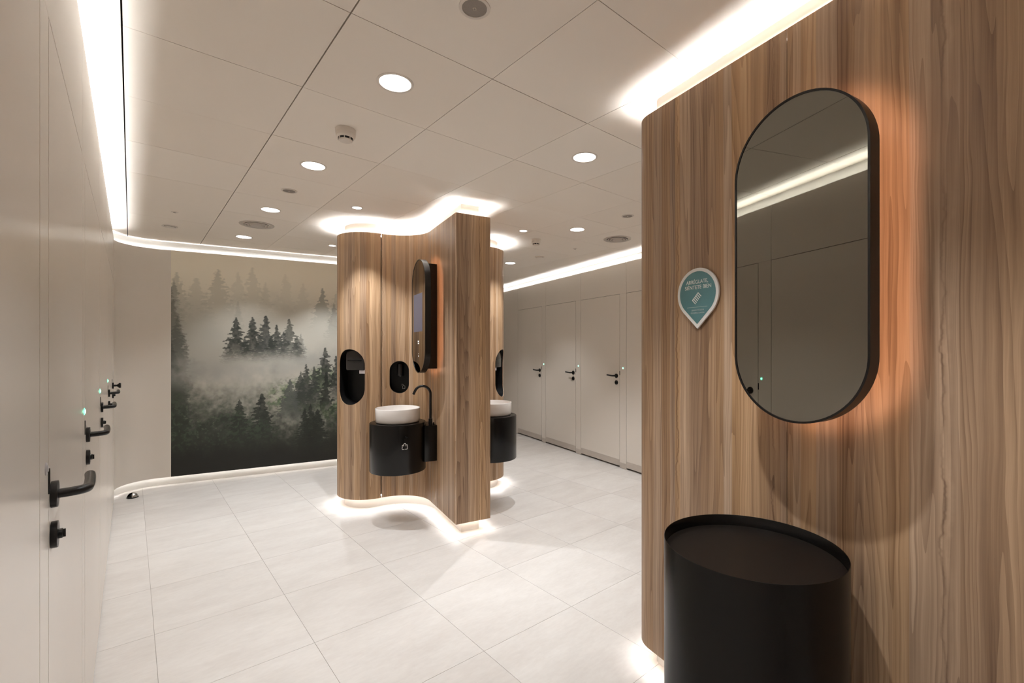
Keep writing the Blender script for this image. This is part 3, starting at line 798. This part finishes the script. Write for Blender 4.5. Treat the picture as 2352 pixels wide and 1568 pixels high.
# --- washbasins
def washbasin(mir, label):
    k = -1 if mir else 1
    cxe = 0.972 if not mir else 2 * 1.414 - 0.972
    t = empty('washbasin', E(cxe, 4.05, 0.425), -PH)
    Rd, h = 0.2325, 0.409
    MB().lathe([(0, 0), (Rd - 0.012, 0), (Rd - 0.004, 0.002), (Rd, 0.008), (Rd, h - 0.006), (Rd - 0.002, h - 0.0015), (Rd - 0.006, h), (0, h)], n=96).build('drum_cabinet', M['black'], t)
    rb = 0.186; z0 = h; hb = 0.121
    bowl = MB().lathe([(0, z0), (rb - 0.020, z0), (rb - 0.008, z0 + 0.004), (rb - 0.003, z0 + 0.012), (rb, z0 + hb - 0.004), (rb - 0.0015, z0 + hb - 0.001), (rb - 0.004, z0 + hb),
                (rb - 0.007, z0 + hb - 0.001), (rb - 0.0085, z0 + hb - 0.005), (rb - 0.012, z0 + 0.04), (rb - 0.03, z0 + 0.022), (rb - 0.07, z0 + 0.015), (0.03, z0 + 0.011), (0, z0 + 0.011)], n=96).build('basin', M['ceramic'], t, smooth=50)
    MB().lathe([(0, 0.004), (0.018, 0.004), (0.022, 0.002), (0.024, 0)], (0, 0, z0 + 0.0108), 28).build('drain', M['steel'], bowl)
    # tap column between drum and wall
    xw = (1.268 - 0.972) * k
    x0, x1 = (1.158 - 0.972) * k, xw - 0.0005 * k
    MB().bbox(((x0 + x1) / 2, 4.015 - 4.05, 0.650 - 0.425), (abs(x1 - x0), 0.24, 0.306), 0.002).build('tap_column', M['black'], t)
    bx_, by_ = (1.222 - 0.972) * k, 3.935 - 4.05
    d = Vector((-bx_, -by_, 0)).normalized(); zb = 0.803 - 0.425
    P = lambda r, z: (bx_ + d.x * r, by_ + d.y * r, z - 0.425)
    pth = [P(0, 0.803), P(0, 0.95), P(0, 1.03)]
    for i in range(17):
        a = PI - i / 16 * math.radians(155); pth.append(P(0.068 + 0.068 * math.cos(a), 1.070 + 0.068 * math.sin(a)))
    pth.append(P(0.145, 1.067))
    tap = MB().tube(pth, 0.0108, 18).build('tap', M['black_metal'], t, smooth=60)
    MB().lathe([(0.0165, 0), (0.0165, 0.052), (0.0155, 0.054), (0.011, 0.054)], (bx_, by_, zb), 28).build('tap_collar', M['black_metal'], tap)
    MB().lathe([(0, 0), (0.006, 0), (0.006, 0.016), (0.004, 0.018), (0, 0.018)], (bx_ + 0.030 * k, by_ + 0.01, zb), 18).build('tap_button', M['black_metal'], tap)
    if not mir:
        # hook for a bag and the bag sign below it, on the front of the drum
        MB().tube([(0.004, -Rd + 0.004, 0.314), (0.008, -Rd - 0.022, 0.310), (0.010, -Rd - 0.034, 0.314)], 0.0068, 12).build('bag_hook', M['black_metal'], t)
        mb = MB()
        def stroke(pl, wd=0.0030):
            for (xa, za), (xb, zb2) in zip(pl, pl[1:]):
                L_ = math.hypot(xb - xa, zb2 - za); dx, dz = (xb - xa) / L_, (zb2 - za) / L_
                nx, nz = -dz * wd / 2, dx * wd / 2; xa2, za2, xb2, zc2 = xa - dx * wd / 2, za - dz * wd / 2, xb + dx * wd / 2, zb2 + dz * wd / 2
                c4 = [(xa2 + nx, za2 + nz), (xa2 - nx, za2 - nz), (xb2 - nx, zc2 - nz), (xb2 + nx, zc2 + nz)]
                vs = []
                for rr in (Rd + 0.0008, Rd - 0.0006):
                    for x, z in c4:
                        an = -PI / 2 + x / Rd; vs.append((rr * math.cos(an), rr * math.sin(an), z))
                mb.add(vs, [(0, 1, 2, 3), (7, 6, 5, 4), (0, 4, 5, 1), (1, 5, 6, 2), (2, 6, 7, 3), (3, 7, 4, 0)])
        zc = 0.6655 - 0.425
        stroke([(-.020, zc + .009), (-.0215, zc - .022), (-.019, zc - .0255), (.019, zc - .0255), (.0215, zc - .022), (.020, zc + .009), (-.020, zc + .009)])
        stroke([(-.0095, zc + .0), (-.0095, zc + .013), (-.006, zc + .020), (0, zc + .0225), (.006, zc + .020), (.0095, zc + .013), (.0095, zc + .0)])
        mb.build('bag_icon', M['print_white'], t, smooth=0)
    tag(t, label, 'washbasin', 'round basins on black drums')
    return t
washbasin(False, 'white bowl basin with tall tap on a black drum with a bag icon')
washbasin(True, 'white bowl basin on a black drum half hidden behind the island')

# ------------------------------------------------------------------ mirrors
def oval_mirror(e1w, e2c, zc, Md_, label, screen=False, box_c=0.0, box_w=0.20, bh=0.90, W_=0.404, H_=0.972):
    """stadium mirror on a box; local x = right as seen from the room, local -y = out of the wall"""
    t = empty('oval_mirror', E(e1w, e2c, zc), RR)
    MB().ring(stadium(W_, H_, 40), stadium(W_ - 0.012, H_ - 0.012, 40), -Md_ - 0.002, -Md_ + 0.046).build('frame', M['black_metal'], t, smooth=30)
    MB().prism(stadium(W_ - 0.012, H_ - 0.012, 40), -Md_, -Md_ + 0.006).build('mirror_glass', M['mirror'], t, smooth=0)
    MB().prism(stadium(W_ - 0.014, H_ - 0.014, 40), -Md_ + 0.007, -Md_ + 0.014).build('back_plate', M['black'], t, smooth=0)
    MB().bbox((box_c, -(Md_ - 0.0145) / 2, 0), (box_w, Md_ - 0.0150, bh - 0.002), 0.002).build('back_box', M['black'], t)
    # warm strip on the back of the plate, tucked in behind the frame
    MB().ring(stadium(W_ - 0.022, H_ - 0.022, 40), stadium(W_ - 0.046, H_ - 0.046, 40), -Md_ + 0.0145, -Md_ + 0.018).build('warm_light_strip', M['halo'], t, smooth=0)
    if screen:
        MB().box((-0.015, -Md_ - 0.0006, 0.030), (0.26, 0.001, 0.325)).build('display', M['screen'], t, smooth=0)
        mk = MB()
        for dx, dz, ww, hh in ((-.012, -.215, .012, .010), (.010, -.215, .016, .010), (-.012, -.232, .010, .012), (.010, -.233, .018, .010), (0.0, -.322, .006, .006), (-.004, -.340, .006, .010), (.006, -.345, .010, .006)):
            mk.box((dx, -Md_ - 0.0006, dz), (ww, 0.001, hh))
        mk.build('display_icons', M['screen_mark'], t, smooth=0)['kind'] = 'stuff'
    tag(t, label, 'mirror', 'black-framed oval mirrors')
    return t
oval_mirror(1.5, 0.805, 1.712, 0.162, 'large black-framed oval mirror on the walnut wall above the black drum bin', W_=0.398, H_=0.958, box_w=0.10, bh=0.60)
oval_mirror(1.268, 3.965, 1.738, 0.142, 'smaller-looking oval mirror with display above the tap on the island', screen=True, box_c=0.0, box_w=0.14)

# ------------------------------------------------------------------ black drum bin below the large mirror
bp = Vector((1.3765, 0.6195, 0))
BH, BR = 0.879, 0.2445
bin_ = empty('drum_bin', bp, -PH)
MB().lathe([(BR - 0.004, 0.0), (BR, 0.004), (BR, BH - 0.001), (BR - 0.0008, BH), (BR - 0.0018, BH), (BR - 0.0026, BH - 0.001), (BR - 0.0026, BH - 0.06), (BR - 0.004, BH - 0.06), (BR - 0.004, 0.0)], n=128).build('drum', M['black'], bin_, smooth=40)
tr = MB().lathe([(0, BH - 0.036), (BR - 0.008, BH - 0.036), (BR - 0.0034, BH - 0.0355), (BR - 0.0034, BH - 0.046), (0, BH - 0.046)], n=96).build('tray', M['black_tray'], bin_, smooth=40)
tag(bin_, 'waist-high black metal drum bin with recessed tray top, below the large mirror', 'bin')

# ------------------------------------------------------------------ teal drop-shaped sign
sg = empty('drop_sign', E(1.5, 1.288, 1.672), RR)
def drop(r, tip, n=40):
    a0 = math.asin(r / tip)                       # tangent points from the tip
    pts = []
    for i in range(n + 1):
        a = -a0 + (PI + 2 * a0) * i / n
        pts.append((r * math.cos(a), r * math.sin(a)))
    pts.append((0, -tip)); return pts
MB().prism(drop(0.1015, 0.1400), -0.014, -0.0065).build('plate', M['white'], sg, smooth=30)
MB().prism(drop(0.055, 0.075), -0.0066, 0.0).build('spacer', M['black'], sg, smooth=30)
MB().prism(drop(0.0885, 0.1215), -0.0150, -0.0138).build('face', M['teal'], sg, smooth=0)
text_mesh('ARRÉGLATE,', 0.0215, 'lettering', M['print_white'], sg, (0.000, -0.0152, 0.046), fit=0.108)
text_mesh('SIÉNTETE BIEN', 0.0215, 'lettering', M['print_white'], sg, (0.004, -0.0152, 0.0245), fit=0.129)
cm = [(-0.5, 0.0)]
def comb():
    mb = MB(); a = math.radians(45); ca, sa = math.cos(a), math.sin(a)
    def bar(x0, z0, x1, z1, wd):
        L_ = math.hypot(x1 - x0, z1 - z0); dx, dz = (x1 - x0) / L_, (z1 - z0) / L_; nx, nz = -dz * wd / 2, dx * wd / 2
        q = [(x0 + nx, z0 + nz), (x0 - nx, z0 - nz), (x1 - nx, z1 - nz), (x1 + nx, z1 + nz)]
        mb.prism([(x * ca - z * sa, x * sa + z * ca) for x, z in q], -0.0006, 0.0004)
    bar(-0.0215, 0.008, 0.0215, 0.008, 0.0036)
    for i in range(6):
        x = -0.0200 + i * 0.0080; bar(x, 0.008, x, -0.0135, 0.0034)
    return mb
comb().build('comb_icon', M['print_white'], sg, (-0.003, -0.0152, -0.0175), smooth=0)
MB().box((0.000, -0.0152, -0.0540), (0.100, 0.001, 0.0012)).build('rule', M['print_dim'], sg, smooth=0)
text_mesh('ESPACIO TOCADOR', 0.0085, 'small_lettering', M['print_dim'], sg, (0.004, -0.0152, -0.0665), fit=0.062)
text_mesh('GROOMING STATION', 0.0085, 'small_lettering', M['print_dim'], sg, (0.002, -0.0152, -0.0775), fit=0.066)
tag(sg, 'teal drop-shaped sign with white rim and comb icon on the walnut wall', 'sign')

# ------------------------------------------------------------------ ceiling fittings
def downlight(x, y, r, label, power, group):
    t = empty('downlight', (x, y, CEIL))
    MB().lathe([(r + 0.011, 0.001), (r + 0.0105, -0.0018), (r + 0.003, -0.0030), (r, -0.0022), (r - 0.001, 0.001)], n=48).build('trim_ring', M['white_trim'], t)
    MB().lathe([(r, -0.0010), (r * 0.6, -0.0016), (0, -0.0018)], n=48).build('diffuser', M['disc'], t)
    ld = bpy.data.lights.new('lamp', 'SPOT'); ld.energy = power; ld.color = (0.95, 0.985, 1.015); ld.spot_size = math.radians(94); ld.spot_blend = 0.6; ld.shadow_soft_size = 0.022 if r > 0.05 else 0.012
    lo = bpy.data.objects.new('lamp', ld); C.objects.link(lo); lo.parent = t; lo.location = (0, 0, -0.012)
    tag(t, label, 'ceiling light', group)
BIG = 'large round downlights'; SML = 'small round downlights'
for x, y, lab in ((0.872, 0.734, 'large round downlight out of frame in front of the oval mirror'),
                  (0.872, -0.466, 'large round downlight behind the viewer'),
                  (0.872, 1.934, 'large round downlight nearest the viewer, before the smoke detector'),
                  (0.872, 3.140, 'large round downlight beyond the nearer smoke detector, second in the left row'),
                  (0.876, 4.358, 'large round downlight just before the round slotted vent on the left, third in the row'),
                  (0.878, 5.579, 'large round downlight nearest the forest mural, behind the left slotted vent'),
                  (2.072, 1.930, 'large round downlight close to the corner of the walnut wall'),
                  (3.258, 3.130, 'large round downlight beside the round slotted vent on the right'),
                  (3.258, 1.930, 'large round downlight behind the walnut wall'),
                  (3.834, 4.920, 'large round downlight near the light cove of the right-hand doors, beside the island'),
                  (3.834, 6.120, 'large round downlight hidden behind the island')):
    downlight(x, y, 0.0675, lab, SPOT_W * (2.0 if abs(y - 0.734) < 0.01 else 0.78 if abs(x - 2.072) < 0.01 else 1.0), BIG)
for x, y, lab in ((1.398, 3.830, 'small round downlight above the left basin of the island'),
                  (1.699, 5.396, 'small round downlight close to the top left edge of the island, farthest back'),
                  (2.896, 3.509, 'small round downlight right of the island, above the half hidden basin')):
    downlight(x, y, 0.037, lab, SPOT_SMALL_W, SML)
def vent(x, y, label):
    t = empty('air_vent', (x, y, CEIL))
    MB().lathe([(0.143, 0.001), (0.142, -0.004), (0.128, -0.007), (0.110, -0.004), (0.108, 0.001)], n=64).build('outer_ring', M['grey_trim'], t)
    MB().lathe([(0.112, 0.0002), (0, 0.0002)], n=48).build('dark_throat', M['chrome_dark'], t)
    MB().lathe([(0.098, 0.001), (0.104, -0.008), (0.096, -0.012), (0.088, -0.008), (0.086, 0.001)], n=56).build('ring', M['grey_trim'], t)
    MB().lathe([(0.070, 0.001), (0.080, -0.010), (0.072, -0.014), (0.062, -0.010), (0.060, 0.001)], n=56).build('ring', M['grey_trim'], t)
    MB().lathe([(0.046, 0.001), (0.056, -0.010), (0.050, -0.016), (0, -0.017)], n=48).build('centre_disc', M['grey_trim'], t)
    tag(t, label, 'vent', 'round slotted vents')
vent(0.884, 4.957, 'round slotted air vent in the ceiling left, between the two farthest left downlights')
vent(3.857, 3.125, 'round slotted air vent in the ceiling right, near the walnut wall edge')
def speaker(x, y, label):
    t = empty('ceiling_speaker', (x, y, CEIL), PI / 4)
    MB().lathe([(0.0535, 0.001), (0.053, -0.003), (0.047, -0.005), (0.0425, -0.0035), (0.0415, 0.0)], n=48).build('rim', M['white_trim'], t)
    MB().lathe([(0.0418, -0.0012), (0.03, -0.0026), (0, -0.0032)], n=40).build('grille', M['mesh_grey'], t)
    MB().ring([(-.0055, -.0055), (.0055, -.0055), (.0055, .0055), (-.0055, .0055)], [(-.0038, -.0038), (.0038, -.0038), (.0038, .0038), (-.0038, .0038)], -0.001, 0.001).build('badge', M['white_trim'], t, smooth=0).rotation_euler = (PI / 2, 0, 0)
    for ch in t.children:
        if ch.name.startswith('badge'): ch.location = (0, 0, -0.0036)
    tag(t, label, 'speaker', 'round ceiling speakers')
speaker(0.884, 1.332, 'round grey ceiling speaker at the top edge, nearest the viewer')
speaker(0.874, 3.747, 'round grey ceiling speaker in the left row between two downlights')
speaker(3.262, 2.528, 'round grey ceiling speaker by the edge of the walnut wall')
def detector(x, y, label):
    t = empty('smoke_detector', (x, y, CEIL), 0.3)
    MB().lathe([(0.051, 0.001), (0.051, -0.020), (0.0495, -0.0215)], n=48).build('base', M['white_trim'], t)
    MB().lathe([(0.0492, -0.0205), (0.0495, -0.0235), (0.0488, -0.036), (0.044, -0.043), (0.038, -0.0455)], n=48).build('body', M['white_trim'], t)
    MB().lathe([(0.0365, -0.044), (0.0335, -0.055), (0, -0.055)], n=40).build('dark_chamber', M['chrome_dark'], t)
    for k in range(8):
        a = 2 * PI * k / 8
        MB().box((0.0360, 0, -0.0505), (0.005, 0.0045, 0.013)).build('rib', M['white_trim'], t, rotz=a, smooth=0)
    MB().lathe([(0.034, -0.0545), (0.0345, -0.0570), (0.031, -0.0605), (0, -0.0625)], n=40).build('cap', M['white_trim'], t)
    tag(t, label, 'smoke detector', 'white smoke detectors')
detector(0.858, 2.515, 'white smoke detector with black slots between the two nearest left downlights')
detector(3.224, 3.698, 'white smoke detector right of the island below a small downlight')
def exhaust(x, y, label):
    t = empty('round_valve', (x, y, CEIL))
    MB().lathe([(0.062, 0.001), (0.0615, -0.004), (0.054, -0.0065), (0.046, -0.0045), (0.044, 0.0005)], n=48).build('rim', M['white_trim'], t)
    MB().lathe([(0.045, 0.0002), (0, 0.0002)], n=36).build('throat', M['gap'], t)
    MB().lathe([(0.034, 0.001), (0.040, -0.008), (0.036, -0.011), (0, -0.012)], n=40).build('centre_disc', M['white_trim'], t)
    tag(t, label, 'vent', 'small round valves')
exhaust(0.276, 5.554, 'small white round valve in the ceiling near the left corner of the mural wall')
def emergency(x, y, label):
    t = empty('emergency_light', (x, y, CEIL), math.radians(49.1))
    MB().prism([(p[0], p[1]) for p in stadium(0.034, 0.12, 12)], -0.012, 0.001).build('housing', M['white_trim'], t).rotation_euler = (PI / 2, 0, 0)
    for s_ in (-1, 1):
        MB().lathe([(0.009, 0.0), (0.009, -0.003), (0, -0.004)], (0, 0.040 * s_, -0.0125), 18).build('lamp_eye', M['grey_trim'], t)
    tag(t, label, 'ceiling light')
emergency(3.845, 4.336, 'flat white oval ceiling unit below the right smoke detector')
def sprinkler(x, y, label):
    t = empty('sprinkler', (x, y, CEIL))
    MB().lathe([(0.026, 0.001), (0.0255, -0.002), (0.018, -0.004), (0.010, -0.0045)], n=32).build('plate', M['white_trim'], t)
    MB().lathe([(0.010, -0.002), (0.010, -0.006), (0.007, -0.007), (0, -0.007)], n=20).build('head', M['mesh_grey'], t)
    tag(t, label, 'sprinkler', 'small ceiling sprinkler plates')
sprinkler(0.278, 4.958, 'tiny sprinkler plate in the ceiling beside the left slotted vent')
sprinkler(3.854, 3.737, 'tiny sprinkler plate in the ceiling between the right vent and oval unit')

# ------------------------------------------------------------------ door stop
def door_stop(x, y):
    t = empty('door_stop', (x, y, 0), -PI / 2 + 0.75)
    MB().lathe([(0.0, 0.0), (0.046, 0.0), (0.046, 0.007), (0.043, 0.009), (0, 0.009)], n=40).build('rubber_base', M['black_in'], t)
    # half dome of polished steel, cut open at the front by the rubber buffer
    n, mrow = 28, 9; vs = []; fs = []
    for j in range(mrow + 1):
        el = j / mrow * PI / 2
        for i in range(n + 1):
            az = math.radians(-52) + math.radians(284) * i / n
            vs.append((0.042 * math.cos(el) * math.cos(az), 0.042 * math.cos(el) * math.sin(az), 0.008 + 0.042 * math.sin(el)))
    for j in range(mrow):
        for i in range(n): a = j * (n + 1) + i; fs.append((a, a + 1, a + n + 2, a + n + 1))
    MB().add(vs, fs).build('steel_dome', M['steel'], t, fix=False)
    MB().add([(0.0, 0.0, 0.044), (0.020, -0.026, 0.008), (-0.020, -0.026, 0.008), (0.022, 0.0, 0.008), (-0.022, 0, 0.008), (0, -0.022, 0.03)],
             [(0, 5, 1, 3), (0, 4, 2, 5), (5, 2, 1)]).build('rubber_buffer', M['black_in'], t, smooth=0)
    tag(t, 'half-dome steel door stop with black buffer on the floor by the mural corner', 'door stop')
door_stop(0.012, 6.045)
